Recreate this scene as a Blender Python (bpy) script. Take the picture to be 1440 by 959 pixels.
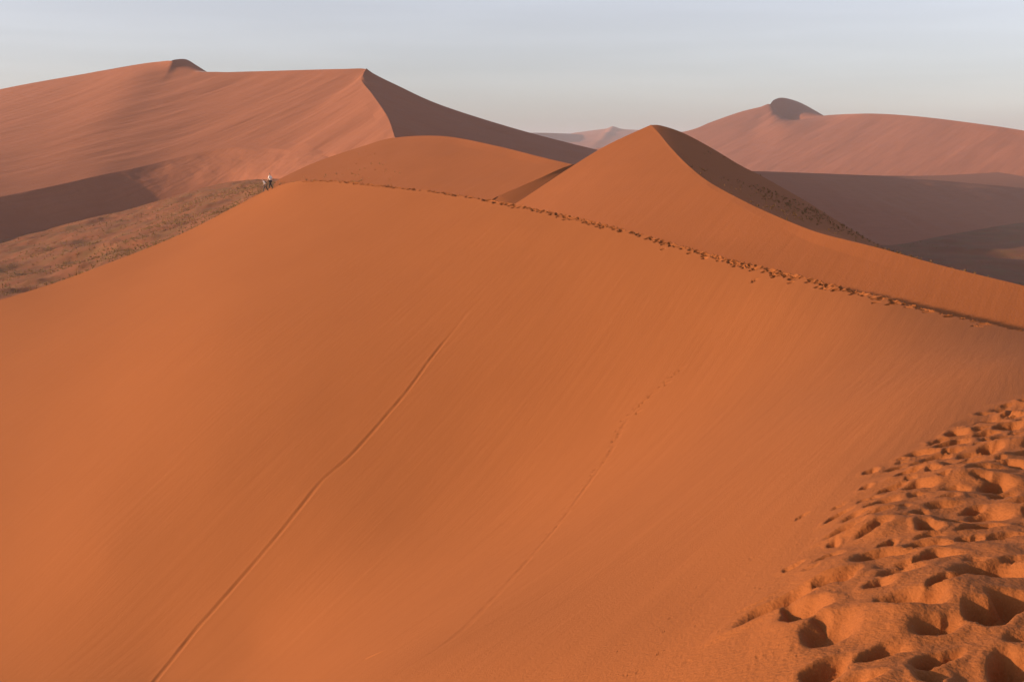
import bpy, math, random
import numpy as np
from mathutils import Vector

C = bpy.context.scene
for o in list(bpy.data.objects):
    bpy.data.objects.remove(o)

# ------------------------------------------------------------------ camera
F_PX, CX, CY, HORIZON = 1600.0, 720.0, 479.5, 205.0
TILT = math.atan((CY - HORIZON) / F_PX)
cam_d = bpy.data.cameras.new('camera')
cam = bpy.data.objects.new('camera', cam_d)
C.collection.objects.link(cam)
cam_d.sensor_fit = 'HORIZONTAL'
cam_d.sensor_width = 36.0
cam_d.lens = 36.0 * F_PX / 1440.0
cam_d.clip_start, cam_d.clip_end = 0.1, 40000.0
cam.location = (0, 0, 0)
cam.rotation_euler = (math.pi / 2 - TILT, 0, 0)
C.camera = cam

# ------------------------------------------------------------------ light
SUN_EL = math.radians(14.0)
SUN_BEHIND = math.radians(8.0)         # the sun stands left of the view, a little behind the camera
sdir = Vector((-math.cos(SUN_EL) * math.cos(SUN_BEHIND), -math.cos(SUN_EL) * math.sin(SUN_BEHIND), math.sin(SUN_EL)))
sun_d = bpy.data.lights.new('sun', 'SUN')
sun_d.energy = 4.4
sun_d.angle = math.radians(0.6)
sun_d.color = (1.0, 0.67, 0.40)
sun = bpy.data.objects.new('sun', sun_d)
C.collection.objects.link(sun)
sun.rotation_euler = (-sdir).to_track_quat('-Z', 'Y').to_euler()

world = bpy.data.worlds.new('World')
C.world = world
world.use_nodes = True
wn, wl = world.node_tree.nodes, world.node_tree.links
wn.clear()
w_out = wn.new('ShaderNodeOutputWorld')
w_bg = wn.new('ShaderNodeBackground')
w_sky = wn.new('ShaderNodeTexSky')
w_sky.sky_type = 'NISHITA'
w_sky.sun_disc = False
w_sky.sun_elevation = SUN_EL
w_sky.sun_rotation = math.atan2(sdir.x, sdir.y)
w_sky.altitude = 500
w_sky.air_density = 1.0
w_sky.dust_density = 1.5
w_sky.ozone_density = 3.2
w_hsv = wn.new('ShaderNodeHueSaturation')      # dusty desert air: a paler sky
w_hsv.inputs['Saturation'].default_value = 0.44
w_bg.inputs['Strength'].default_value = 0.13
wl.new(w_sky.outputs[0], w_hsv.inputs['Color'])
w_tint = wn.new('ShaderNodeMix')
w_tint.data_type = 'RGBA'
w_tint.blend_type = 'MULTIPLY'
w_tint.inputs['Factor'].default_value = 1.0
w_tint.inputs['B'].default_value = (1.08, 0.99, 1.0, 1)
wl.new(w_hsv.outputs[0], w_tint.inputs['A'])
# faint high cirrus
w_tc = wn.new('ShaderNodeTexCoord')
w_map = wn.new('ShaderNodeMapping')
w_map.inputs['Scale'].default_value = (2.2, 2.2, 26.0)
w_map.inputs['Rotation'].default_value = (0.0, 0.05, 0.4)
w_noise = wn.new('ShaderNodeTexNoise')
w_noise.inputs['Scale'].default_value = 1.6
w_noise.inputs['Detail'].default_value = 6.0
w_rng = wn.new('ShaderNodeMapRange')
w_rng.inputs['From Min'].default_value, w_rng.inputs['From Max'].default_value = 0.42, 0.72
w_rng.inputs['To Min'].default_value, w_rng.inputs['To Max'].default_value = 0.975, 1.05
w_cl = wn.new('ShaderNodeVectorMath')
w_cl.operation = 'SCALE'
wl.new(w_tc.outputs['Generated'], w_map.inputs['Vector'])
wl.new(w_map.outputs[0], w_noise.inputs['Vector'])
wl.new(w_noise.outputs['Fac'], w_rng.inputs['Value'])
wl.new(w_tint.outputs['Result'], w_cl.inputs[0])
wl.new(w_rng.outputs[0], w_cl.inputs['Scale'])
wl.new(w_cl.outputs[0], w_bg.inputs['Color'])
wl.new(w_bg.outputs[0], w_out.inputs['Surface'])

vs = C.view_settings
vs.view_transform = 'Standard'
vs.look = 'None'
vs.exposure = 0.58
vs.gamma = 1.0
vs.use_curve_mapping = False
C.cycles.use_denoising = True
C.cycles.max_bounces = 6
C.cycles.diffuse_bounces = 2
C.cycles.volume_bounces = 1

# ------------------------------------------------------------------ helpers
rng = np.random.default_rng(45)
random.seed(45)
ST, CT = math.sin(TILT), math.cos(TILT)


def W(px, py, D):
    """the point at forward distance D seen in direction (px, py) of the photograph"""
    px, py, D = np.asarray(px, float), np.asarray(py, float), np.asarray(D, float)
    u, v = (px - CX) / F_PX, (CY - py) / F_PX
    dy, dz = CT + v * ST, -ST + v * CT
    s = D / dy
    return np.stack([u * s, D + 0 * u, dz * s], -1)


def facing(tilt, az):
    t, a = math.radians(tilt), math.radians(az)
    return (math.sin(t) * math.sin(a), math.sin(t) * math.cos(a), math.cos(t))


def on_plane(pts, n, c):
    """distances that put photo points on the slope n.X = c (an even dune face)"""
    out = []
    for p in pts:
        w = W(p[0], p[1], 1.0)
        out.append((p[0], p[1], (p[2] if len(p) > 2 else 1.0) * c / float(np.dot(n, w))))
    return out


def hash2(ix, iy, seed):
    h = (ix.astype(np.int64) * 374761393 + iy.astype(np.int64) * 668265263 + seed * 974634777) & 0xFFFFFFFF
    h = ((h ^ (h >> 13)) * 1274126177) & 0xFFFFFFFF
    return ((h ^ (h >> 16)) & 0xFFFF) / 65535.0 * 2 - 1


def vnoise(x, y, seed=0):
    ix, iy = np.floor(x), np.floor(y)
    fx, fy = x - ix, y - iy
    fx, fy = fx * fx * fx * (fx * (fx * 6 - 15) + 10), fy * fy * fy * (fy * (fy * 6 - 15) + 10)
    a, b = hash2(ix, iy, seed), hash2(ix + 1, iy, seed)
    c, d = hash2(ix, iy + 1, seed), hash2(ix + 1, iy + 1, seed)
    return (a + (b - a) * fx) * (1 - fy) + (c + (d - c) * fx) * fy


def fbm(x, y, seed=0, octs=4):
    t, a = 0, 1.0
    for i in range(octs):
        t = t + a * vnoise(x * 2 ** i + 17.3 * i, y * 2 ** i - 9.1 * i, seed + i)
        a *= 0.5
    return t


def spline(P, n, per=24):
    """Catmull-Rom through the rows of P, resampled at n even steps of its index"""
    P = np.asarray(P, float)
    m = len(P)
    E = np.vstack([2 * P[0] - P[1], P, 2 * P[-1] - P[-2]])
    t = np.linspace(0, m - 1, n)
    i = np.minimum(t.astype(int), m - 2)
    f = (t - i)[:, None]
    p0, p1, p2, p3 = E[i], E[i + 1], E[i + 2], E[i + 3]
    return 0.5 * (2 * p1 + (p2 - p0) * f + (2 * p0 - 5 * p1 + 4 * p2 - p3) * f ** 2 + (3 * p1 - p0 - 3 * p2 + p3) * f ** 3)


def curve3(nodes, n):
    a = np.asarray(nodes, float)
    a = np.column_stack([a[:, 0], a[:, 1], np.log(a[:, 2])])
    s = spline(a, n)
    return W(s[:, 0], s[:, 1], np.exp(s[:, 2]))


def loft(curves, na, nb, sag=0.0, amp=0.0, scale=10.0, seed=1, stretch=(1, 1, 0), edges=(1, 1)):
    """sheet of sand between control curves; rows run from the first curve to the last"""
    cs = np.stack([curve3(c, na) for c in curves], 0)           # k, na, 3
    k = len(curves)
    G = spline(cs.reshape(k, -1), nb).reshape(nb, na, 3) if k > 2 else \
        cs[0][None] + (cs[1] - cs[0])[None] * np.linspace(0, 1, nb)[:, None, None]
    t = np.linspace(0, 1, nb)[:, None]
    win = np.ones_like(t)
    if edges[0]:
        win = win * np.clip(t / 0.12, 0, 1)
    if edges[1]:
        win = win * np.clip((1 - t) / 0.12, 0, 1)
    if sag:
        G[..., 2] -= sag * np.sin(math.pi * t) * (1 - 0.3 * t)
    if amp:
        sx, sy, ang = stretch
        ca, sa = math.cos(ang), math.sin(ang)
        X = (G[..., 0] * ca + G[..., 1] * sa) / (scale * sx)
        Y = (-G[..., 0] * sa + G[..., 1] * ca) / (scale * sy)
        G[..., 2] += amp * win * fbm(X, Y, seed)
    return G


def mesh_from_grids(name, grids, mat, parent=None):
    vs_, qs, off = [], [], 0
    for G in grids:
        nb, na = G.shape[:2]
        vs_.append(G.reshape(-1, 3))
        idx = np.arange(nb * na).reshape(nb, na) + off
        q = np.stack([idx[:-1, :-1], idx[:-1, 1:], idx[1:, 1:], idx[1:, :-1]], -1).reshape(-1, 4)
        g = G.reshape(-1, 3)
        a, b, d = g[q[len(q) // 2] - off][[0, 1, 3]]
        if np.cross(b - a, d - a)[2] < 0:
            q = q[:, ::-1]
        qs.append(q)
        off += nb * na
    V, Q = np.concatenate(vs_), np.concatenate(qs)
    me = bpy.data.meshes.new(name)
    me.vertices.add(len(V))
    me.vertices.foreach_set('co', V.astype(np.float32).ravel())
    me.loops.add(Q.size)
    me.loops.foreach_set('vertex_index', Q.astype(np.int32).ravel())
    me.polygons.add(len(Q))
    me.polygons.foreach_set('loop_start', np.arange(0, Q.size, 4, dtype=np.int32))
    me.polygons.foreach_set('use_smooth', np.ones(len(Q), dtype=bool))
    me.update(calc_edges=True)
    me.materials.append(mat)
    o = bpy.data.objects.new(name, me)
    C.collection.objects.link(o)
    if parent:
        o.parent = parent
    return o


def tag(o, label=None, cat=None, group=None, kind=None):
    for k, v in (('label', label), ('category', cat), ('group', group), ('kind', kind)):
        if v:
            o[k] = v
    return o


# ------------------------------------------------------------------ materials
def sand(name, col, col2, grain=30.0, grain_amt=0.3, streak=None, patch=3.0, fleck=None, bump_dist=0.02, rip=None):
    m = bpy.data.materials.new(name)
    m.use_nodes = True
    n, l = m.node_tree.nodes, m.node_tree.links
    b = n['Principled BSDF']
    b.inputs['Roughness'].default_value = 0.95
    b.inputs['Specular IOR Level'].default_value = 0.12
    tc = n.new('ShaderNodeTexCoord')

    def noise(scale, detail=4, rough=0.55, vec=None):
        t = n.new('ShaderNodeTexNoise')
        t.inputs['Scale'].default_value = scale
        t.inputs['Detail'].default_value = detail
        t.inputs['Roughness'].default_value = rough
        l.new(vec or tc.outputs['Object'], t.inputs['Vector'])
        return t.outputs['Fac']

    def stretched(ang, sx, sy):
        mp = n.new('ShaderNodeMapping')
        mp.vector_type = 'TEXTURE'
        mp.inputs['Rotation'].default_value = (0, 0, ang)
        mp.inputs['Scale'].default_value = (sx, sy, max(sx, sy))
        l.new(tc.outputs['Object'], mp.inputs['Vector'])
        return mp.outputs[0]

    def mul(a, v):
        t = n.new('ShaderNodeMath')
        t.operation = 'MULTIPLY'
        l.new(a, t.inputs[0])
        t.inputs[1].default_value = v
        return t.outputs[0]

    def add(a, c):
        t = n.new('ShaderNodeMath')
        l.new(a, t.inputs[0])
        l.new(c, t.inputs[1])
        return t.outputs[0]

    fac = noise(1.0 / patch, 5)
    h = mul(noise(grain, 3), grain_amt)
    if streak:
        ang, ln, wd, cs, bs = streak
        s = noise(1.0, 4, 0.6, stretched(ang, ln, wd))
        fac = add(mul(fac, 1 - cs), mul(s, cs))
        h = add(h, mul(s, bs))
    if rip:
        ang, wl_, amt = rip
        wv = n.new('ShaderNodeTexWave')
        wv.wave_profile = 'SIN'
        wv.inputs['Scale'].default_value = 1.0
        wv.inputs['Distortion'].default_value = 6.0
        wv.inputs['Detail'].default_value = 2.0
        wv.inputs['Detail Scale'].default_value = 0.35
        l.new(stretched(ang, wl_ * 3.14, wl_ * 3.14), wv.inputs['Vector'])
        h = add(h, mul(wv.outputs['Fac'], amt))
    ramp = n.new('ShaderNodeValToRGB')
    ramp.color_ramp.elements[0].position = 0.3
    ramp.color_ramp.elements[0].color = (*col, 1)
    ramp.color_ramp.elements[1].position = 0.7
    ramp.color_ramp.elements[1].color = (*col2, 1)
    l.new(fac, ramp.inputs[0])
    cout = ramp.outputs[0]
    if fleck:
        fcol, fscale, lo, hi = fleck
        mx = n.new('ShaderNodeMix')
        mx.data_type = 'RGBA'
        r2 = n.new('ShaderNodeMapRange')
        r2.inputs['From Min'].default_value = lo
        r2.inputs['From Max'].default_value = hi
        l.new(noise(fscale, 6, 0.7), r2.inputs['Value'])
        l.new(r2.outputs[0], mx.inputs['Factor'])
        l.new(cout, mx.inputs['A'])
        mx.inputs['B'].default_value = (*fcol, 1)
        cout = mx.outputs['Result']
    l.new(cout, b.inputs['Base Color'])
    bp = n.new('ShaderNodeBump')
    bp.inputs['Strength'].default_value = 1.0
    bp.inputs['Distance'].default_value = bump_dist
    l.new(h, bp.inputs['Height'])
    l.new(bp.outputs[0], b.inputs['Normal'])
    return m


def plain(name, col, rough=0.8):
    m = bpy.data.materials.new(name)
    m.use_nodes = True
    n, l = m.node_tree.nodes, m.node_tree.links
    b = n['Principled BSDF']
    b.inputs['Roughness'].default_value = rough
    t = n.new('ShaderNodeTexNoise')
    t.inputs['Scale'].default_value = 9.0
    r = n.new('ShaderNodeValToRGB')
    r.color_ramp.elements[0].color = (*[c * 0.8 for c in col], 1)
    r.color_ramp.elements[1].color = (*[min(1, c * 1.15) for c in col], 1)
    l.new(t.outputs['Fac'], r.inputs[0])
    l.new(r.outputs[0], b.inputs['Base Color'])
    return m


M_MAIN = sand('orange_sand', (0.275, 0.090, 0.0255), (0.300, 0.100, 0.029), grain=45, grain_amt=0.25, patch=9.0,
              streak=(math.radians(65), 9.0, 0.45, 0.45, 0.75), bump_dist=0.034)
M_MID = sand('mid_sand', (0.262, 0.085, 0.025), (0.285, 0.093, 0.029), grain=6, grain_amt=0.2, patch=20.0,
             streak=(math.radians(60), 20.0, 1.3, 0.4, 0.6), bump_dist=0.12)
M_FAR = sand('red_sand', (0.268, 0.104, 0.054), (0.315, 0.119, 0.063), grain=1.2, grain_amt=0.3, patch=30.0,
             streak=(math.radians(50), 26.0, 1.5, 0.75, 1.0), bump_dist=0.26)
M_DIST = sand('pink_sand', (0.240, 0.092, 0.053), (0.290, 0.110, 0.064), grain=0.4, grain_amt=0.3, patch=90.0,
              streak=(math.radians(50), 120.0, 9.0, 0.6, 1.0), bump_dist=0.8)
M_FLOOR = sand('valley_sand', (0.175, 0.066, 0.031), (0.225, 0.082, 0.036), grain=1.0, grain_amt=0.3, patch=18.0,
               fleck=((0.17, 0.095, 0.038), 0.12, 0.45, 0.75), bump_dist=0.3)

# ------------------------------------------------------------------ main dune (the one the camera stands on)
RIDGE = [(-560, 640, 98), (-300, 528, 105), (-120, 462, 109.5), (0, 422, 113), (80, 397, 116), (150, 371, 118.5), (200, 352, 120.5), (270, 322, 124),
         (330, 291, 127), (378, 266, 129), (400, 259, 126), (430, 254, 121), (460, 253, 117), (520, 258, 106),
         (580, 264.5, 97), (640, 272, 89), (700, 282, 81.5), (760, 294, 75), (820, 307, 69.5), (880, 322, 64.5),
         (940, 339, 60), (1000, 356, 56), (1060, 371, 52.5), (1120, 385, 49), (1180, 401, 45.6), (1240, 416, 42.5),
         (1300, 432, 40), (1360, 446, 37.6), (1440, 463, 35), (1680, 505, 30), (2000, 550, 26), (2400, 590, 24), (2900, 620, 24)]
R_u = np.array([(p[0] - CX) / F_PX for p in RIDGE])
R_P = W([p[0] for p in RIDGE], [p[1] for p in RIDGE], [p[2] for p in RIDGE])
R_us = R_P[:, 0] / R_P[:, 1]
R_ln = np.log(R_P[:, 1])


def smooth1(x, xp, fp):
    """monotone cubic (pchip) interpolation"""
    h = np.diff(xp)
    d = np.diff(fp) / h
    m = np.zeros(len(xp))
    for i in range(1, len(xp) - 1):
        if d[i - 1] * d[i] > 0:
            w1, w2 = 2 * h[i] + h[i - 1], h[i] + 2 * h[i - 1]
            m[i] = (w1 + w2) / (w1 / d[i - 1] + w2 / d[i])
    m[0], m[-1] = d[0], d[-1]
    i = np.clip(np.searchsorted(xp, x) - 1, 0, len(xp) - 2)
    t = (x - xp[i]) / h[i]
    return ((2 * t ** 3 - 3 * t ** 2 + 1) * fp[i] + (t ** 3 - 2 * t ** 2 + t) * h[i] * m[i]
            + (-2 * t ** 3 + 3 * t ** 2) * fp[i + 1] + (t ** 3 - t ** 2) * h[i] * m[i + 1])


FACE = [  # points of the shoulder beside the camera and of the trough below it: photo direction and distance
    (1440, 959, 3.5), (1300, 959, 3.55), (1150, 959, 3.7), (1000, 959, 4.3), (800, 959, 6.0), (650, 959, 8.6), (520, 959, 12.5),
    (1300, 800, 5.0), (1440, 700, 7.0), (1150, 800, 5.4), (1000, 850, 6.9), (1440, 570, 13.0), (1190, 660, 9.4), (1330, 615, 10.8),
    (1440, 500, 20), (1320, 560, 14.5), (1180, 640, 12.5), (1000, 740, 12.5), (800, 840, 12.5),
    (1300, 490, 30), (1150, 540, 30), (1000, 620, 27), (850, 720, 25), (680, 820, 23), (500, 900, 24),
]
FN = facing(24.5, -112)
R_c = W([p[0] for p in RIDGE], [p[1] for p in RIDGE], [p[2] for p in RIDGE]) @ np.array(FN)
for (px_, py_) in [(1150, 450), (1000, 500), (850, 600), (720, 690), (900, 400), (850, 480), (720, 560), (720, 450), (600, 740), (650, 450), (600, 560),
                   (440, 690), (300, 830), (360, 930), (220, 959), (0, 959), (-200, 959), (650, 350), (520, 420), (420, 520), (300, 640), (150, 760), (0, 800),
                   (520, 320), (420, 360), (300, 460), (150, 560), (0, 650), (-200, 750), (420, 290), (330, 340), (220, 410), (100, 470), (0, 520), (-200, 620)]:
    rpx = px_ + 0.7 * max(0, py_ - np.interp(px_, [p[0] for p in RIDGE], [p[1] for p in RIDGE]))
    far_f = 1 + 0.15 * max(0, (380 - px_) / 400) * min(1, max(0, (py_ - 380) / 200))
    FACE += on_plane([(px_, py_, far_f)], FN, float(np.interp(rpx, [p[0] for p in RIDGE], np.convolve(np.pad(R_c, 2, 'edge'), [.1, .2, .4, .2, .1], 'valid'))))
fp = W([p[0] for p in FACE], [p[1] for p in FACE], [p[2] for p in FACE])
NEAR = np.array([(1, 1.3, -1.62), (3, 2, -1.72), (0.1, 1.5, -1.76), (-1.1, 1.6, -2.3), (5, 5, -2.15), (8, 9, -2.9), (1.2, 2.4, -1.6), (14, 18, -4.0)])
ctl = np.vstack([fp, NEAR, R_P])
US = 2.6
cu, cl, ck = US * ctl[:, 0] / ctl[:, 1], np.log(ctl[:, 1]), -ctl[:, 2] / ctl[:, 1]


def tps(r2):
    return np.where(r2 > 1e-12, r2 * np.log(np.maximum(r2, 1e-12)), 0)


nC = len(ctl)
LAM = 0.2
A = np.zeros((nC + 3, nC + 3))
A[:nC, :nC] = tps((cu[:, None] - cu) ** 2 + (cl[:, None] - cl) ** 2) + LAM * np.eye(nC) * np.r_[np.ones(len(fp) + len(NEAR)), np.zeros(len(R_P))]
A[:nC, nC:] = np.column_stack([np.ones(nC), cu, cl])
A[nC:, :nC] = A[:nC, nC:].T
sol = np.linalg.solve(A, np.r_[ck, 0, 0, 0])


def k_at(u, ln):
    out = np.empty(u.size)
    uf, lf = US * u.ravel(), ln.ravel()
    for s in range(0, u.size, 60000):
        a, b = uf[s:s + 60000], lf[s:s + 60000]
        out[s:s + 60000] = tps((a[:, None] - cu) ** 2 + (b[:, None] - cl) ** 2) @ sol[:nC] + sol[nC] + sol[nC + 1] * a + sol[nC + 2] * b
    return out.reshape(u.shape)


u_cols = np.r_[np.linspace(-0.8, -0.47, 90, endpoint=False), np.linspace(-0.47, 0.12, 800, endpoint=False),
               np.linspace(0.12, 0.48, 620, endpoint=False), np.linspace(0.48, 1.4, 150)]
lnR = smooth1(u_cols, R_us, R_ln)
DR = np.exp(lnR)
N1, N2, N3, NB = 400, 430, 90, 40
D1 = np.minimum(np.interp(u_cols, [-.45, -.15, 0, .15, .3], [44, 34, 24, 14, 13]), DR * 0.5)
D0 = np.interp(u_cols, [-.45, -.15, 0, .15], [18, 9, 3.5, 1.3])
w3 = np.clip(DR * 0.035, 1.2, 2.6)                                  # densely meshed strip along the crest
rows = []
rows.append(np.exp(np.log(D0)[None] + np.linspace(0, 1, N1, endpoint=False)[:, None] * (np.log(D1) - np.log(D0))[None]))
rows.append(np.exp(np.log(D1)[None] + np.linspace(0, 1, N2, endpoint=False)[:, None] * (np.log(DR - w3) - np.log(D1))[None]))
rows.append((DR - w3)[None] + np.linspace(0, 1, N3)[:, None] * w3[None])
Dg = np.concatenate(rows, 0)
kg = k_at(np.broadcast_to(u_cols, Dg.shape), np.log(Dg))
X, Y, Z = u_cols[None] * Dg, Dg.copy(), -kg * Dg
# back slope beyond the crest
rb = np.linspace(0, 1, NB + 1)[1:] ** 1.8 * 60
hx, hy = u_cols / np.sqrt(1 + u_cols ** 2), 1 / np.sqrt(1 + u_cols ** 2)
Xb, Yb = X[-1][None] + hx[None] * rb[:, None], Y[-1][None] + hy[None] * rb[:, None]
Zb = Z[-1][None] - 0.58 * (np.sqrt(rb ** 2 + 0.15 ** 2) - 0.15)[:, None]
X, Y, Z = np.vstack([X, Xb]), np.vstack([Y, Yb]), np.vstack([Z, Zb])
NFRONT = Dg.shape[0]


def on_face(px, py):
    """where the sight line of a photo point meets the main dune"""
    p = W(px, py, 100.0)
    u, k = p[0] / p[1], -p[2] / p[1]
    j = int(np.clip(np.searchsorted(u_cols, u), 1, len(u_cols) - 1))
    kk = kg[:, j]
    i = np.where(kk[::-1] > k)[0]
    i = NFRONT - 1 - (i[0] if len(i) else 0)
    i2 = min(i + 1, NFRONT - 1)
    f = 0 if i2 == i else (kk[i] - k) / max(kk[i] - kk[i2], 1e-9)
    D = Dg[i, j] + f * (Dg[i2, j] - Dg[i, j])
    return np.array([u * D, D, -k * D])


# gentle swells
Z[:NFRONT] += 0.03 * fbm(X[:NFRONT] / 9, Y[:NFRONT] / 14, 5) * np.clip((Y[:NFRONT] - 4) / 20, 0, 1) * np.clip((Y[NFRONT - 1][None] - Y[:NFRONT]) / 6, 0, 1)


def local(x, y, rad):
    """columns and rows of the mesh round a plan position"""
    um = [(x - rad) / (y - rad), (x + rad) / (y - rad), (x - rad) / (y + rad), (x + rad) / (y + rad)]
    j0, j1 = np.searchsorted(u_cols, min(um)), np.searchsorted(u_cols, max(um))
    if j1 <= j0:
        return None
    j0, j1 = max(0, j0 - 1), min(len(u_cols), j1 + 1)
    rr = np.where((Y[:, j0:j1].min(1) < y + rad) & (Y[:, j0:j1].max(1) > y - rad))[0]
    if not len(rr):
        return None
    return slice(rr[0], rr[-1] + 1), slice(j0, j1)


DEP, RIM = np.zeros(X.shape, np.float32), np.zeros(X.shape, np.float32)


def pit(x, y, a, b, ang, depth, rim=0.3, skew=0.0, sharp=1.0):
    s = local(x, y, max(a, b) * 2.0)
    if s is None:
        return
    dx, dy = X[s] - x, Y[s] - y
    ca, sa = math.cos(ang), math.sin(ang)
    p, q = (dx * ca + dy * sa) / a, (-dx * sa + dy * ca) / b
    th = np.arctan2(q, p)
    r = np.sqrt((p + skew * np.clip(1 - q * q, 0, 1)) ** 2 + q * q)
    r = r * (1 + 0.13 * np.sin(2 * th + x * 53) + 0.10 * np.sin(3 * th + x * 37) + 0.06 * np.sin(5 * th + y * 31)) + 0.05 * vnoise(X[s] / (0.3 * a), Y[s] / (0.3 * a), 77)
    w = np.clip(r, 0, 1) ** sharp
    DEP[s] = (DEP[s] ** 3 + (depth * 0.5 * (1 + np.cos(math.pi * w))) ** 3) ** (1 / 3)
    RIM[s] = np.maximum(RIM[s], rim * depth * np.exp(-((r - 1.2) / 0.3) ** 2))


def step_pit(x, y, a, b, ang, depth, ramp=True):
    """a deep boot print whose steep wall is at the -p end"""
    s = local(x, y, max(a, b) * 1.6)
    if s is None:
        return
    dx, dy = X[s] - x, Y[s] - y
    ca, sa = math.cos(ang), math.sin(ang)
    p, q = (dx * ca + dy * sa) / a, (-dx * sa + dy * ca) / b
    far = 1.7 if ramp else 0.45
    prof = np.clip((p + 1) / 0.35, 0, 1) * np.clip((1 - p) / far, 0, 1) * np.clip(1.5 * (1 - q * q), 0, 1)
    DEP[s] = np.maximum(DEP[s], depth * prof)


# two slide tracks down the face
def groove(pts, width, depth, rough, fade, seed):
    P = np.array([on_face(*p) for p in pts])
    S = spline(P[:, :2], 420)
    L = np.r_[0, np.cumsum(np.hypot(*np.diff(S, axis=0).T))]
    best = np.full(X.shape, 9.0, np.float32)
    along = np.zeros(X.shape, np.float32)
    for i in range(len(S)):
        s = local(S[i, 0], S[i, 1], width * 3.2)
        if s is None:
            continue
        d = np.hypot(X[s] - S[i, 0], Y[s] - S[i, 1])
        bb = best[s]
        m = d < bb
        bb[m] = d[m]
        along[s][m] = L[i]
    r = best / width
    t = along / L[-1]
    mod = 1 + rough * vnoise(along * 1.6, along * 0 + seed, seed)
    mod = mod * np.interp(t, fade[0], fade[1])
    Z[:] += mod * depth * (-np.exp(-(r / 0.75) ** 4) + 0.2 * np.exp(-((r - 1.35) / 0.45) ** 2)) * (r < 3)


groove([(690, 408), (672, 425), (657, 440), (640, 462), (610, 499), (576, 546), (545, 583), (520, 612), (490, 644), (455, 674), (428, 707), (400, 742), (365, 784), (330, 824),
        (300, 859), (275, 887), (245, 925), (218, 958), (190, 995)], 0.13, 0.034, 0.25, ([0, .14, .2, 1], [0.05, .35, 1, 1]), 3)
groove([(962, 517), (940, 536), (915, 556), (897, 572), (885, 586), (872, 608), (862, 630), (848, 652), (835, 670), (818, 694), (800, 719), (770, 757), (735, 797),
        (690, 845), (650, 885), (610, 915), (565, 942)], 0.10, 0.010, 0.9, ([0, .05, .5, .8, 1], [0.5, 1, 1, .8, .5]), 8)
T2 = np.array([(962, 517), (940, 536), (915, 556), (897, 572), (885, 586), (872, 608), (862, 630), (848, 652), (835, 670), (818, 694), (800, 719), (770, 757), (735, 797)], float)
for i in range(52):                                            # separate steps along the second track
    f = (i + rng.uniform(-.3, .3)) / 52 * (len(T2) - 1)
    i0 = int(np.clip(f, 0, len(T2) - 2))
    q = T2[i0] + (T2[i0 + 1] - T2[i0]) * (f - i0)
    p = on_face(q[0] + rng.normal(0, 2.2), q[1] + rng.normal(0, 1.5))
    step_pit(p[0], p[1], rng.uniform(.14, .24), rng.uniform(.08, .13), rng.normal(0.3, .3), rng.uniform(.015, .05) * (1 - 0.5 * i / 52))
groove([(540, 915), (524, 922), (512, 927)], 0.05, 0.035, 0.5, ([0, .5, 1], [0.2, 1, .3]), 12)
groove([(1015, 872), (1060, 850), (1110, 822)], 0.03, 0.02, 0.6, ([0, .5, 1], [0.1, 1, .2]), 14)

# footprints along the far crest
for i in range(880):
    f = rng.beta(1.0, 1.0)
    pxc = 1500 - f * 1070
    u = (pxc - CX) / F_PX * 1.0
    us = np.interp(u, R_u, R_us)
    D = math.exp(float(smooth1(np.array([us]), R_us, R_ln)[0]))
    spread = 0.17 + 0.08 * math.exp(-((pxc - 1130) / 130) ** 2)
    if pxc < 700:
        spread *= 0.75
        if rng.random() < 0.0:
            continue
    back = -0.04 + abs(rng.normal(0, spread)) if rng.random() < 0.975 else rng.uniform(0.4, 1.2) * (pxc > 850)
    tx, ty = us / math.hypot(us, 1), 1 / math.hypot(us, 1)
    j = int(np.searchsorted(u_cols, us))
    i0 = max(1, min(len(DR) - 2, j))
    tv = np.array([X[NFRONT - 1, i0 + 1] - X[NFRONT - 1, i0 - 1], Y[NFRONT - 1, i0 + 1] - Y[NFRONT - 1, i0 - 1]])
    tv /= np.hypot(*tv)
    nv = np.array([tv[1], -tv[0]])
    if nv @ np.array([tx, ty]) > 0:
        nv = -nv
    c = np.array([us * D, D]) + nv * back
    wide = max(1.0, D / 62.0)
    step_pit(c[0], c[1], rng.uniform(0.13, 0.21) * wide, rng.uniform(0.08, 0.13) * wide, rng.normal(0.1, 0.4), rng.uniform(0.12, 0.20) * wide ** 0.5)

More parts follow.
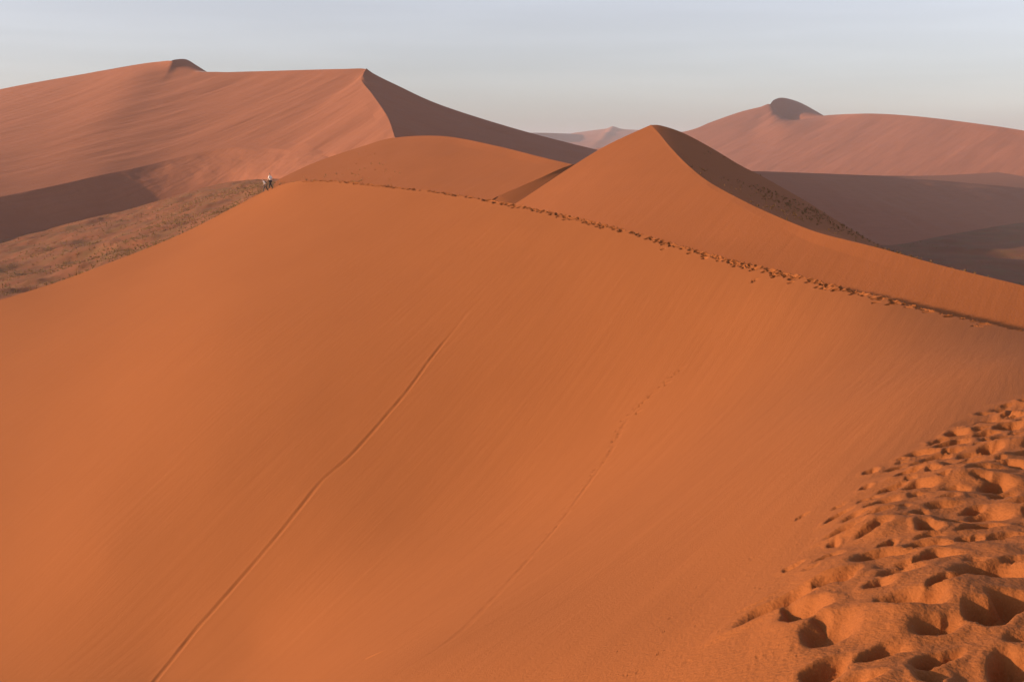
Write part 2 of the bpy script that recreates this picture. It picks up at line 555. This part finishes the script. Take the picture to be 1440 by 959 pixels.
# trampled sand beside the camera
bnd_y = [1.2, 3.6, 5.2, 8.0, 10.5, 13.0, 16, 20]
bnd_x = [0.15, 0.88, 1.27, 2.45, 3.98, 5.6, 7.6, 10.5]
Xf, Yf = X[:NFRONT], Y[:NFRONT]
inside = np.clip((Xf - np.interp(Yf, bnd_y, bnd_x)) / 0.35 + 0.3, 0, 1) * np.clip((14.5 - Yf) / 2.5, 0, 1) * (Yf < 20)
Z[:NFRONT] += inside * (0.055 * fbm(Xf / 0.55, Yf / 0.65, 21, 2) + 0.006 * fbm(Xf / 0.13, Yf / 0.13, 31, 3))
named = [(1176, 812, .14, .11, .085), (1115, 797, .10, .055, .05), (1290, 845, .16, .13, .10), (1165, 935, .13, .09, .07), (1250, 905, .12, .07, .05),
         (1320, 915, .13, .06, .06), (1225, 662, .17, .08, .05), (1280, 668, .15, .09, .09), (1225, 702, .14, .09, .06), (1345, 686, .14, .09, .07),
         (1235, 745, .16, .08, .05), (1310, 762, .16, .10, .07), (1130, 724, .08, .05, .03), (1320, 622, .20, .10, .10), (1345, 625, .2, .12, .1),
         (1385, 738, .14, .09, .09), (1340, 728, .14, .1, .06), (1395, 860, .15, .12, .09), (1430, 850, .14, .1, .08), (1425, 925, .15, .1, .08),
         (1330, 825, .12, .05, .05), (1250, 762, .12, .05, .04), (1365, 755, .12, .07, .07), (1210, 955, .12, .07, .05), (1420, 600, .2, .1, .09),
         (1390, 608, .2, .1, .08), (1435, 580, .22, .12, .09), (1395, 630, .2, .1, .08), (1420, 655, .18, .1, .08), (1385, 665, .16, .1, .08), (1410, 690, .16, .1, .07)]
placed = []
for (px, py, a, b, d) in named:
    p = on_face(px, py)
    pit(p[0], p[1], a, b, math.radians(rng.uniform(20, 75)), d * 1.3, 0.08, 0.2, 1.5)
    placed.append((p[0], p[1], max(a, b)))
for i in range(2600):
    y = 1.4 + 11.6 * rng.random() ** 0.85
    x0 = np.interp(y, bnd_y, bnd_x)
    x = x0 - 0.05 + 4.0 * rng.random()
    if rng.random() > (x - x0 + 0.15) / 0.45:
        continue
    a = rng.uniform(0.07, 0.20)
    if any((x - q[0]) ** 2 + (y - q[1]) ** 2 < (0.80 * (a + q[2])) ** 2 for q in placed):
        continue
    placed.append((x, y, a))
    pit(x, y, a, a * rng.uniform(0.5, 0.85), rng.uniform(0.1, 1.6), a * rng.uniform(0.42, 0.72), rng.uniform(.06, .16), rng.uniform(-0.1, 0.35), rng.uniform(1.0, 1.4))
# few loose flecks and dimples on the shoulder
for i in range(150):
    px, py = rng.uniform(700, 1200), rng.uniform(760, 950)
    if py < 1500 - 0.72 * px:
        continue
    p = on_face(px, py)
    r = rng.uniform(0.006, 0.02)
    pit(p[0], p[1], r, r, 0, r * 0.4, 0.3, 0, 1)

Z += -DEP + RIM * np.clip(1 - DEP / 0.02, 0, 1)
main = mesh_from_grids('foreground_dune_hill', [np.stack([X, Y, Z], -1)], M_MAIN)
tag(main, 'broad smooth orange dune face in front, with slide tracks and a footprint trail along its crest', 'dune', kind='structure')

# ------------------------------------------------------------------ pyramid dune behind the crest trail
CN, CC = facing(20, -115), -30.4
C_CREST = [(915, 176, 1), (925, 186, 1), (945, 210, 1), (970, 235, 1), (1000, 258, 1), (1050, 285, 1), (1080, 299, 1), (1120, 316, 1),
           (1160, 330, 1.005), (1240, 350, 1.015), (1330, 375, 1.03), (1440, 402, 1.045), (1580, 436, 1.06)]
C_L = [(915, 176, 1), (880, 192, 1.01), (842, 211, 1.025), (805, 234, 1.035), (765, 260, 1.04), (728, 284, 1.045), (690, 305, 1.05)]
C_M1 = [(915, 176), (900, 200), (890, 230), (880, 262), (870, 292), (860, 325), (850, 370)]
C_M2 = [(915, 176), (933, 212), (950, 250), (975, 285), (1005, 325), (1035, 375), (1075, 450)]
C_M3 = [(915, 176), (922, 187), (938, 211), (957, 236), (982, 261), (1024, 292), (1050, 309), (1086, 330), (1130, 352), (1205, 384), (1285, 424), (1380, 474), (1480, 530)]
C_CREST, C_L, C_M1, C_M2, C_M3 = [on_plane(c_, CN, CC) for c_ in (C_CREST, C_L, C_M1, C_M2, C_M3)]
sc8 = lambda c: [(p[0], p[1], p[2] * 0.8) for p in c]
lit = loft([C_L, C_M1, C_M2, C_M3, C_CREST], 260, 220, amp=0.0)
# an even slope, turned slightly at both ends
lw = lit / lit[..., 1:2]
lpx = CX + F_PX * CT * lw[..., 0]
lmul = 1 + 0.07 * np.clip((lpx - 990) / 560, 0, 1.2) ** 2 + 0.055 * np.clip((930 - lpx) / 240, 0, 1.2) ** 2
lit = lw * (CC / (lw @ np.array(CN)) * lmul)[..., None]
lit[..., 2] += 0.12 * fbm(lit[..., 0] / 14, lit[..., 1] / 20, 9, 3) * np.clip(np.arange(220) / 25, 0, 1)[::-1, None] * np.clip(np.arange(260) / 90, 0, 1)[None]
arm = [(915, 176, 230), (930, 177, 231), (960, 187, 230), (1000, 208, 227), (1040, 232, 222), (1075, 250, 217), (1100, 264, 212), (1130, 281, 205),
       (1160, 300, 196), (1240, 347, 170), (1330, 385, 150), (1440, 430, 132), (1580, 480, 120)]
arm = sc8(arm)
arm_p = curve3(arm, 260)
crest_p = lit[-1]
dark = arm_p[None] + (crest_p - arm_p)[None] * np.linspace(0, 1, 60)[:, None, None]
down = arm_p + np.array([45, 12, -26])
back = arm_p[None] + (down - arm_p)[None] * np.linspace(0, 1, 20)[:, None, None]
pyr = mesh_from_grids('pyramid_dune_hill', [lit, dark, back], M_MID)
tag(pyr, 'sharp pointed orange dune behind the trail, one side lit and one in shadow', 'dune', kind='structure')

# ------------------------------------------------------------------ rounded lit dune between
BN, BC = facing(16, -125), -36.0
B_CREST = on_plane([(385, 257), (405, 246), (450, 226), (510, 206), (555, 194), (625, 192), (700, 206), (760, 221), (805, 231.5)], BN, BC)
B_BOT = on_plane([(385, 300), (430, 295), (480, 292), (540, 292), (590, 294), (625, 296), (655, 296), (678, 292), (688, 284)], BN, BC)
hump = loft([B_CREST, B_BOT], 260, 120, amp=0.25, scale=30, seed=12, edges=(1, 1))
flank_top = hump[:, -1][::-1]
flank_bot = curve3([(710, 300, 173.5), (735, 281.5, 179.4), (760, 266.5, 184.1), (790, 249.5, 189.6), (815, 236.5, 194), (835, 227.5, 197)], len(flank_top))
flank = flank_top[None] + (flank_bot - flank_top)[None] * np.linspace(0, 1, 24)[:, None, None]
bc = hump[0]
bback = bc[None] + (bc + np.array([22, 60, -16]) - bc)[None] * np.linspace(0, 1, 16)[:, None, None]
hmp = mesh_from_grids('rounded_dune_hill', [hump, flank, bback], M_MID)
tag(hmp, 'low rounded lit dune between the footprint trail and the big shadowed slope', 'dune', kind='structure')

# ------------------------------------------------------------------ large dune at the left
A0 = [(-300, 196, 920), (-150, 162, 880), (0, 126, 830), (120, 104, 782), (200, 90, 736), (255, 96, 708), (305, 101.5, 678), (350, 101, 662), (420, 99, 636),
      (480, 97.5, 612), (515, 98, 600), (508, 112, 574), (525, 135, 530), (545, 165, 485), (555, 193, 450), (562, 216, 440)]
A1 = [(-420, 345, 340), (-290, 325, 368), (-150, 303, 400), (-20, 281, 435), (70, 263, 457), (130, 249.3, 471), (180, 239, 485), (230, 227, 498), (285, 214, 506),
      (325, 208, 506), (355, 207.5, 502), (380, 209, 496), (403, 211, 488), (432, 214, 476), (455, 219, 464), (482, 228, 450)]
A2 = [(-350, 425, 290), (-240, 395, 315), (-100, 362, 362), (30, 331, 421), (118, 308, 446), (172, 296, 460), (224, 282, 470), (276, 267, 476), (318, 257, 478),
      (343, 254, 474), (360, 253, 469), (376, 252.5, 463), (392, 252, 456), (410, 251, 449), (428, 249.5, 442), (458, 250, 435)]
A3 = [(-420, 590, 135), (-290, 540, 145), (-150, 500, 158), (-20, 458, 175), (70, 430, 185), (125, 408, 190), (180, 387, 195), (240, 363, 200), (300, 333, 205),
      (340, 312, 208), (370, 294, 210), (400, 284, 210), (420, 280, 210), (440, 278, 210), (460, 277, 210), (480, 277, 210)]
A_TOP = [(160, 97, 760), (200, 90, 736), (222, 87.3, 722), (240, 86, 711), (246, 91, 708), (252, 95, 705), (270, 99.5, 696), (281, 100.9, 687), (291, 101.5, 683), (320, 101.4, 672)]
s1 = loft([A0, A1], 520, 220, sag=0.5, amp=0.5, scale=30, seed=15, stretch=(2.6, 0.5, math.radians(48)))
# the small notch and cap on the skyline
tp = s1[0]
tpx = CX + F_PX * CT * tp[:, 0] / tp[:, 1]
sel = np.where((np.arange(520) < 400) & (tpx > 160) & (tpx < 320) & (tp[:, 1] > 640))[0]
tc3 = curve3(A_TOP, 400)
tcx = tc3[:, 0] / tc3[:, 1]
qx = tp[sel, 0] / tp[sel, 1]
new = np.stack([np.interp(qx, tcx, tc3[:, a]) for a in range(3)], -1)
s1[:, sel] += (new - tp[sel])[None] * np.exp(-np.linspace(0, 1, 220) / 0.06)[:, None, None]
s2 = loft([A1, A2], 420, 60, amp=0.5, scale=14, seed=16)
s3 = loft([A2, A3], 420, 160, amp=0.9, scale=13, seed=17)


def restore_edge(G, smooth, true, width):
    d = curve3(true, G.shape[1]) - curve3(smooth, G.shape[1])
    G += d[None] * np.exp(-np.linspace(0, 1, G.shape[0]) / width)[:, None, None]
    return G


ARM1 = [(515, 98, 600), (535, 109, 603), (560, 121, 606), (600, 140, 612), (640, 155, 618), (700, 174, 626), (760, 191, 634), (842, 211.5, 650), (900, 224, 640)]
ARM2 = [(515, 98, 600), (508, 112, 574), (525, 135, 530), (545, 165, 485), (555, 193, 450), (562, 208, 440), (590, 222, 435), (700, 248, 430), (880, 275, 430)]
slip = loft([ARM1, ARM2], 220, 70, amp=0.8, scale=25, seed=18)
CAP1 = [(240, 86, 711), (248, 84, 724), (262, 84, 740), (276, 92, 752), (291, 101.5, 764)]
CAP0 = [(240, 86, 711), (252, 95, 705), (270, 99.5, 696), (281, 100.7, 689), (291, 101.5, 683)]
cap = loft([CAP1, CAP0], 60, 20)
sky1 = curve3(A0[:5] + [(240, 86, 711)], 120)
bk1 = sky1[None] + np.array([60, 90, -45])[None, None] * np.linspace(0, 1, 16)[:, None, None]
arm1 = curve3(ARM1, 120)
bk2 = arm1[None] + np.array([30, 90, -30])[None, None] * np.linspace(0, 1, 16)[:, None, None]
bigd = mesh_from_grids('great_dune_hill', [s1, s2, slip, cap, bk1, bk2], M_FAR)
tag(bigd, 'largest reddish dune at upper left with a long crest and a big dark slip face', 'dune', kind='structure')
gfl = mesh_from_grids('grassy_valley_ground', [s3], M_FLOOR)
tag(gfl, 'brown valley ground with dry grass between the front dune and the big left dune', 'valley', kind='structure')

# unseen ridge added behind the pointed dune to cast shade into the right valley
H0 = [(850, 252, 560), (880, 228, 545), (920, 217, 515), (960, 217, 475), (1000, 222, 430), (1040, 242, 390), (1075, 264, 345)]
hc = curve3(H0, 90)
hl = hc[None] + np.array([-45, -6, -24])[None, None] * np.linspace(0, 1, 30)[:, None, None]
hr = hc[None] + np.array([80, 10, -46])[None, None] * np.linspace(0, 1, 30)[:, None, None]
hid = mesh_from_grids('unseen_shade_hill', [hl, hr], M_FAR)
tag(hid, 'unseen low sand ridge added to shade the valley at right', 'dune', kind='structure')

# ------------------------------------------------------------------ shaded valley at the right
V0 = [(880, 236, 560), (980, 239, 585), (1065, 241, 610), (1150, 244, 690), (1250, 247.5, 810), (1330, 246.5, 970), (1440, 240, 1250), (1560, 232, 1500), (1700, 225, 1700)]
V0B = [(880, 237, 558), (980, 240, 583), (1065, 242, 608), (1150, 245.5, 686), (1250, 250, 800), (1330, 255, 860), (1440, 265, 930), (1560, 278, 1050), (1700, 290, 1150)]
V1 = [(880, 300, 470), (980, 315, 480), (1065, 330, 500), (1150, 342, 535), (1250, 345, 600), (1330, 331, 680), (1440, 313, 790), (1560, 303, 890), (1700, 303, 960)]
V2 = [(880, 430, 400), (980, 430, 400), (1065, 430, 410), (1150, 430, 410), (1250, 430, 410), (1330, 435, 400), (1440, 445, 385), (1560, 460, 370), (1700, 480, 350)]
v1 = loft([V0, V0B], 260, 24)
v2 = loft([V0B, V1], 260, 80, amp=0.8, scale=25, seed=31)
v3 = loft([V1, V2], 260, 120, amp=1.2, scale=30, seed=32)
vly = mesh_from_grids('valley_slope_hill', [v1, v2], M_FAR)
tag(vly, 'long slope in shadow beyond the pointed dune at right', 'dune', kind='structure')
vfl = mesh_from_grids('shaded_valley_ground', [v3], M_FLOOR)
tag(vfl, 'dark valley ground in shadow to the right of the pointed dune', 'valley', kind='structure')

# ------------------------------------------------------------------ far dune at the right
E0 = [(820, 214, 2350), (900, 197, 2250), (968, 184, 2150), (1000, 172, 2090), (1040, 158, 2000), (1068, 151, 1940), (1083, 147, 1900), (1095, 160, 1885), (1112, 169, 1865),
      (1135, 167, 1835), (1158, 163, 1810), (1200, 160.5, 1760), (1240, 160.5, 1710), (1300, 165, 1640), (1380, 175, 1540), (1440, 184, 1470), (1600, 212, 1350), (1800, 245, 1250)]
E1 = [(780, 218, 1760), (850, 213, 1750), (910, 210, 1740), (950, 207, 1730), (990, 203, 1720), (1020, 202, 1700), (1045, 202, 1680), (1062, 205, 1660), (1085, 207, 1640),
      (1110, 207, 1620), (1140, 206, 1600), (1180, 205, 1560), (1220, 205, 1520), (1280, 206, 1470), (1350, 210, 1400), (1420, 214, 1340), (1560, 230, 1260), (1760, 250, 1200)]
E2 = [(760, 240, 1350), (830, 242, 1340), (890, 245, 1330), (930, 248, 1320), (960, 250, 1310), (985, 252, 1300), (1005, 253, 1290), (1030, 254, 1280), (1055, 255, 1270),
      (1085, 256, 1255), (1120, 257, 1240), (1160, 258, 1225), (1200, 259, 1210), (1260, 259, 1195), (1330, 259, 1180), (1410, 256, 1160), (1540, 256, 1140), (1740, 262, 1120)]
EN, EC = facing(14, -125), -282.0
E0, E1, E2 = [on_plane([p[:2] for p in c_], EN, EC) for c_ in (E0, E1, E2)]
EP = E0[6][2]
E0S = E0[:5] + [(p[0], p[1], q[2]) for p, q in zip([(1068, 153), (1083, 152), (1098, 157), (1114, 161), (1136, 163)], E0[5:10])] + E0[10:]
E0 = E0[:7] + [(1095, 160, EP * 0.993), (1112, 169, EP * 0.985), (1135, 167, EP * 0.965), (1158, 163, EP * 0.94)] + E0[11:]
e1 = loft([E0S, E1, E2], 420, 160, amp=1.5, scale=90, seed=41, stretch=(2.6, 0.6, math.radians(50)), edges=(1, 0))
e1 = restore_edge(e1, E0S, E0, 0.07)
ECAP0 = [E0[6], E0[7], E0[8], E0[9], E0[10]]
ECAP1 = [E0[6]] + [(p[0], p[1], E0[6][2] * p[2]) for p in ((1089, 140.5, 1.02), (1102, 138, 1.06), (1126, 145, 1.09), (1158, 162.5, 1.11))]
ecap = loft([ECAP1, ECAP0], 80, 24)
esky = curve3(E0[9:], 120)
ebk = esky[None] + np.array([80, 240, -90])[None, None] * np.linspace(0, 1, 16)[:, None, None]
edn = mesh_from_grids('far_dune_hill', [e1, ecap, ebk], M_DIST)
tag(edn, 'hazy pink dune on the right horizon with a small dark cap at its peak', 'dune', kind='structure')

# ------------------------------------------------------------------ dunes on the horizon and the plain
F0 = [(620, 192, 5200), (700, 190, 5200), (780, 190, 5200), (812, 186.5, 5200), (838, 183, 5200), (853, 181, 5200), (862, 178, 5200), (874, 181.5, 5200), (895, 183, 5200), (930, 184, 5200), (1000, 188, 5200), (1100, 196, 5200)]
F1 = [(560, 214, 3600), (650, 214, 3600), (720, 214, 3600), (760, 214, 3600), (790, 214, 3600), (810, 214, 3600), (825, 214, 3600), (840, 214, 3600), (870, 214, 3600), (910, 214, 3600), (980, 214, 3600), (1080, 216, 3600)]
f1 = loft([F0, F1], 220, 60, sag=6, amp=5, scale=260, seed=51)
F2 = [(700, 187.5, 4000), (745, 187, 4200), (780, 187.6, 4420), (810, 189, 4650), (835, 192, 4900)]
F3 = [(709, 192, 3990), (753, 192, 4190), (787, 192.4, 4410), (816, 193, 4640), (840, 194.5, 4890)]
F4 = [(690, 216, 3500), (740, 216, 3600), (780, 216, 3700), (816, 216, 3800), (850, 216, 3900)]
f2 = loft([F2, F3], 80, 16)
f3 = loft([F3, F4], 80, 30)
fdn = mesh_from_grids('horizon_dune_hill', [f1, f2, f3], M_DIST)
tag(fdn, 'pale small dunes far away on the horizon between the two big dunes', 'dune', kind='structure')

g = np.linspace(-1, 1, 30)
gx, gy = np.meshgrid(g * 16000, 9000 + g * 11000)
pl = mesh_from_grids('ground', [np.stack([gx, gy, np.full_like(gx, -62.0)], -1)], M_DIST)
tag(pl, 'flat sandy desert plain below the dunes', 'ground', kind='structure')

# ------------------------------------------------------------------ dusty air
def haze_box(lo, hi, density):
    me = bpy.data.meshes.new('haze')
    v = [(x, y, z) for x in (lo[0], hi[0]) for y in (lo[1], hi[1]) for z in (lo[2], hi[2])]
    f = [(0, 1, 3, 2), (4, 6, 7, 5), (0, 4, 5, 1), (2, 3, 7, 6), (0, 2, 6, 4), (1, 5, 7, 3)]
    me.from_pydata(v, [], f)
    m = bpy.data.materials.new('haze')
    m.use_nodes = True
    n, l = m.node_tree.nodes, m.node_tree.links
    n.clear()
    out = n.new('ShaderNodeOutputMaterial')
    pv = n.new('ShaderNodeVolumePrincipled')
    pv.inputs['Color'].default_value = (0.80, 0.87, 1.0, 1)
    pv.inputs['Density'].default_value = density
    pv.inputs['Anisotropy'].default_value = 0.0
    l.new(pv.outputs[0], out.inputs['Volume'])
    me.materials.append(m)
    o = bpy.data.objects.new('haze', me)
    C.collection.objects.link(o)
    return tag(o, kind='stuff')


haze_box((-16500, -2500, -63), (16500, 20500, 96), 0.00009)

# ------------------------------------------------------------------ grass
def grass_mat(name, a, b):
    m = bpy.data.materials.new(name)
    m.use_nodes = True
    n, l = m.node_tree.nodes, m.node_tree.links
    bs = n['Principled BSDF']
    bs.inputs['Roughness'].default_value = 0.9
    bs.inputs['Specular IOR Level'].default_value = 0.1
    tc = n.new('ShaderNodeTexCoord')
    t = n.new('ShaderNodeTexNoise')
    t.inputs['Scale'].default_value = 0.35
    t.inputs['Detail'].default_value = 4
    l.new(tc.outputs['Object'], t.inputs['Vector'])
    r = n.new('ShaderNodeValToRGB')
    r.color_ramp.elements[0].position, r.color_ramp.elements[1].position = 0.35, 0.65
    r.color_ramp.elements[0].color, r.color_ramp.elements[1].color = (*a, 1), (*b, 1)
    l.new(t.outputs['Fac'], r.inputs[0])
    l.new(r.outputs[0], bs.inputs['Base Color'])
    return m


M_STRAW = grass_mat('dry_grass', (0.25, 0.14, 0.052), (0.34, 0.215, 0.085))
M_OLIVE = grass_mat('olive_grass', (0.20, 0.105, 0.040), (0.24, 0.130, 0.050))


def grass(G, n, mask, hgt, mat, label, seed, blades=9):
    """tufts of bent blades rooted on a sand sheet G; mask(s, t) in 0..1 is where they grow"""
    r = np.random.default_rng(seed)
    nb, na = G.shape[:2]
    m = n * 14
    t, q = r.random(m), r.random(m)
    i, jj = t * (nb - 1), q * (na - 1)
    i0, j0 = np.minimum(i.astype(int), nb - 2), np.minimum(jj.astype(int), na - 2)
    fi, fj = (i - i0)[:, None], (jj - j0)[:, None]
    P = (G[i0, j0] * (1 - fi) + G[i0 + 1, j0] * fi) * (1 - fj) + (G[i0, j0 + 1] * (1 - fi) + G[i0 + 1, j0 + 1] * fi) * fj
    cl = fbm(P[:, 0] / 16, P[:, 1] / 16, seed + 7)
    ok = r.random(m) < np.broadcast_to(mask(q, t), m) * np.clip(0.45 + 0.9 * cl, 0.03, 1)
    P = P[ok][:n]
    k = len(P)
    sz = hgt * r.uniform(0.5, 1.25, (k, 1))
    a = r.uniform(0, 2 * math.pi, (k, blades))
    d = np.stack([np.cos(a), np.sin(a), 0 * a], -1)
    sd = np.stack([-np.sin(a), np.cos(a), 0 * a], -1) * (0.045 * sz + 0.015)[..., None]
    lean, h = r.uniform(0.15, 0.8, (k, blades)) * sz, r.uniform(0.5, 1.0, (k, blades)) * sz
    b = P[:, None] + d * (r.uniform(0, 0.28, (k, blades)) * sz)[..., None] - np.array([0, 0, 0.05])
    up = np.array([0, 0, 1.0])
    mid = b + d * (lean * 0.35)[..., None] + up * (h * 0.65)[..., None]
    tip = b + d * lean[..., None] + up * h[..., None]
    V = np.stack([b - sd, b + sd, mid + sd * 0.8, mid - sd * 0.8, tip], 2).reshape(-1, 3)
    o5 = np.arange(0, len(V), 5)
    Fc = [(o_, o_ + 1, o_ + 2, o_ + 3) for o_ in o5.tolist()] + [(o_ + 3, o_ + 2, o_ + 4) for o_ in o5.tolist()]
    me = bpy.data.meshes.new('grass')
    me.from_pydata(V.tolist(), [], Fc)
    me.materials.append(mat)
    o = bpy.data.objects.new('grass', me)
    C.collection.objects.link(o)
    return tag(o, label, 'grass', None, 'stuff')


grass(s3, 9000, lambda q, t: np.clip(0.05 + 1.0 * t, 0, 1) * np.clip((0.98 - q) / 0.3, 0.15, 1), 0.5, M_STRAW,
      'dry straw coloured grass tufts on the valley floor at left', 61)
grass(dark, 900, lambda q, t: np.clip((q - 0.22) / 0.3, 0, 1) * np.clip(1.1 - abs(t - 0.45) * 1.2, 0, 1), 0.27, M_OLIVE,
      'olive green grass tufts on the shaded side of the pointed dune', 62)
grass(hump, 260, lambda q, t: np.clip((0.5 - q) / 0.3, 0, 1) * np.clip(t * 1.6, 0, 1), 0.45, M_STRAW,
      'sparse grass tufts on the rounded dune near the walkers', 63, 7)
grass(v3, 1800, lambda q, t: 0.5, 0.7, M_OLIVE, 'dark grass tufts on the shaded valley ground at right', 64, 7)

# ------------------------------------------------------------------ two walkers
def skin_mesh(name, joints, bones, root, mat, parent=None, sub=2):
    keys = list(joints)
    me = bpy.data.meshes.new(name)
    me.from_pydata([joints[k][:3] for k in keys], [(keys.index(a), keys.index(b)) for a, b in bones], [])
    o = bpy.data.objects.new(name, me)
    C.collection.objects.link(o)
    sk = o.modifiers.new('skin', 'SKIN')
    for i, k in enumerate(keys):
        v = me.skin_vertices[0].data[i]
        v.radius = (joints[k][3], joints[k][-1])
        v.use_root = (k == root)
    sb = o.modifiers.new('sub', 'SUBSURF')
    sb.levels = sb.render_levels = sub
    dg = bpy.context.evaluated_depsgraph_get()
    dg.update()
    m2 = bpy.data.meshes.new_from_object(o.evaluated_get(dg))
    o.modifiers.clear()
    o.data = m2
    m2.name = name
    m2.materials.clear()
    m2.materials.append(mat)
    for p in m2.polygons:
        p.use_smooth = True
    if parent:
        o.parent = parent
    return o


def walker(label, loc, heading, height, lean, stride, shirt_c, trouser_c, hair_c, pack_c=None):
    k = height / 1.75
    skin_c = plain('skin', (0.42, 0.24, 0.16), 0.6)

    def J(x, y, z, *r):
        # x: to the right, y: forward; the trunk leans forward above the hips
        if z > 0.93:
            y += (z - 0.93) * math.tan(lean)
            z = 0.93 + (z - 0.93) * math.cos(lean)
        return (x * k, y * k, z * k) + tuple(q * k for q in r)

    j = {'pelvis': J(0, 0, 0.95, .135, .105), 'waist': J(0, 0, 1.10, .125, .095), 'chest': J(0, 0.01, 1.32, .155, .11), 'neck0': J(0, 0, 1.46, .07, .065),
         'neck': J(0, 0.01, 1.53, .056, .058), 'head0': J(0, 0.03, 1.61, .078, .088), 'head1': J(0, 0.025, 1.71, .066, .082)}
    bones = [('pelvis', 'waist'), ('waist', 'chest'), ('chest', 'neck0'), ('neck0', 'neck'), ('neck', 'head0'), ('head0', 'head1')]
    for sx, nm in ((-1, 'l'), (1, 'r')):
        f = stride * sx
        j[nm + 'sh'] = J(sx * .185, 0, 1.42, .062, .062)
        j[nm + 'el'] = J(sx * .25, -f * .16 - .03, 1.15, .044, .044)
        j[nm + 'wr'] = J(sx * .25, -f * .26 + .10, 0.93, .030, .028)
        j[nm + 'pm'] = J(sx * .245, -f * .28 + .14, 0.86, .036, .022)
        j[nm + 'hip'] = J(sx * .095, 0, 0.90, .088, .09)
        j[nm + 'kn'] = J(sx * .10, f * .20 + .03, 0.50, .056, .058)
        j[nm + 'an'] = J(sx * .10, f * .30 - (.12 if f < 0 else 0), 0.09 + (.05 if f < 0 else 0), .038, .04)
        j[nm + 'to'] = J(sx * .11, f * .30 + .15 - (.1 if f < 0 else 0), 0.03, .036, .024)
        bones += [('chest', nm + 'sh'), (nm + 'sh', nm + 'el'), (nm + 'el', nm + 'wr'), (nm + 'wr', nm + 'pm'), ('pelvis', nm + 'hip'),
                  (nm + 'hip', nm + 'kn'), (nm + 'kn', nm + 'an'), (nm + 'an', nm + 'to')]
        for q in range(4):                                         # four fingers and a thumb, slightly curled
            dx = (q - 1.5) * .014
            j[nm + 'f%d' % q] = J(sx * .245, -f * .28 + .15 + dx, 0.81, .008, .008)
            j[nm + 'g%d' % q] = J(sx * .235, -f * .28 + .158 + dx, 0.775 + abs(q - 1.4) * .008, .006, .006)
            bones += [(nm + 'pm', nm + 'f%d' % q), (nm + 'f%d' % q, nm + 'g%d' % q)]
        j[nm + 'th'] = J(sx * .225, -f * .28 + .19, 0.84, .009, .009)
        bones += [(nm + 'pm', nm + 'th')]
    body = skin_mesh('person', j, bones, 'pelvis', skin_c)
    body.location = loc
    body.rotation_euler = (0, 0, heading)
    tag(body, label, 'person', 'walkers on the dune crest')

    def grow(keys, r):
        return {q: j[q][:3] + tuple(v + r * k for v in j[q][3:]) for q in keys}
    sh = grow(['pelvis', 'waist', 'chest', 'neck0', 'lsh', 'rsh', 'lel', 'rel'], .022)
    skin_mesh('shirt', sh, [b for b in bones if b[0] in sh and b[1] in sh], 'pelvis', plain('shirt', shirt_c), body)
    tr = grow(['pelvis', 'lhip', 'rhip', 'lkn', 'rkn', 'lan', 'ran'], .018)
    skin_mesh('trousers', tr, [b for b in bones if b[0] in tr and b[1] in tr], 'pelvis', plain('trousers', trouser_c), body)
    hr = {'a': J(0, -.02, 1.66, .088, .088), 'b': J(0, 0.0, 1.745, .072, .08)}
    skin_mesh('hair', hr, [('a', 'b')], 'a', plain('hair', hair_c), body)
    for nm in 'lr':
        ft = {'a': j[nm + 'an'][:3] + (.05 * k, .05 * k), 'b': j[nm + 'to'][:3] + (.046 * k, .034 * k)}
        skin_mesh('shoe', ft, [('a', 'b')], 'a', plain('shoe', (0.05, 0.045, 0.04)), body, 1)
    if pack_c:
        pk = {'a': J(0, -.19, 1.12, .13, .09), 'b': J(0, -.19, 1.40, .11, .07)}
        skin_mesh('backpack', pk, [('a', 'b')], 'a', plain('backpack', pack_c), body)
    return body


p1, p2 = on_face(380.5, 266.5), on_face(373.5, 270.5)
walker('taller walker in a white top and dark trousers on the dune crest', p1, math.radians(75), 1.78, 0.06, 0.7,
       (0.80, 0.78, 0.74), (0.03, 0.028, 0.03), (0.05, 0.03, 0.02), None)
walker('shorter walker in a pale top leaning forward ahead of the taller one', p2, math.radians(95), 1.5, 0.38, -0.8,
       (0.62, 0.60, 0.60), (0.06, 0.05, 0.05), (0.03, 0.022, 0.02), (0.03, 0.03, 0.035))
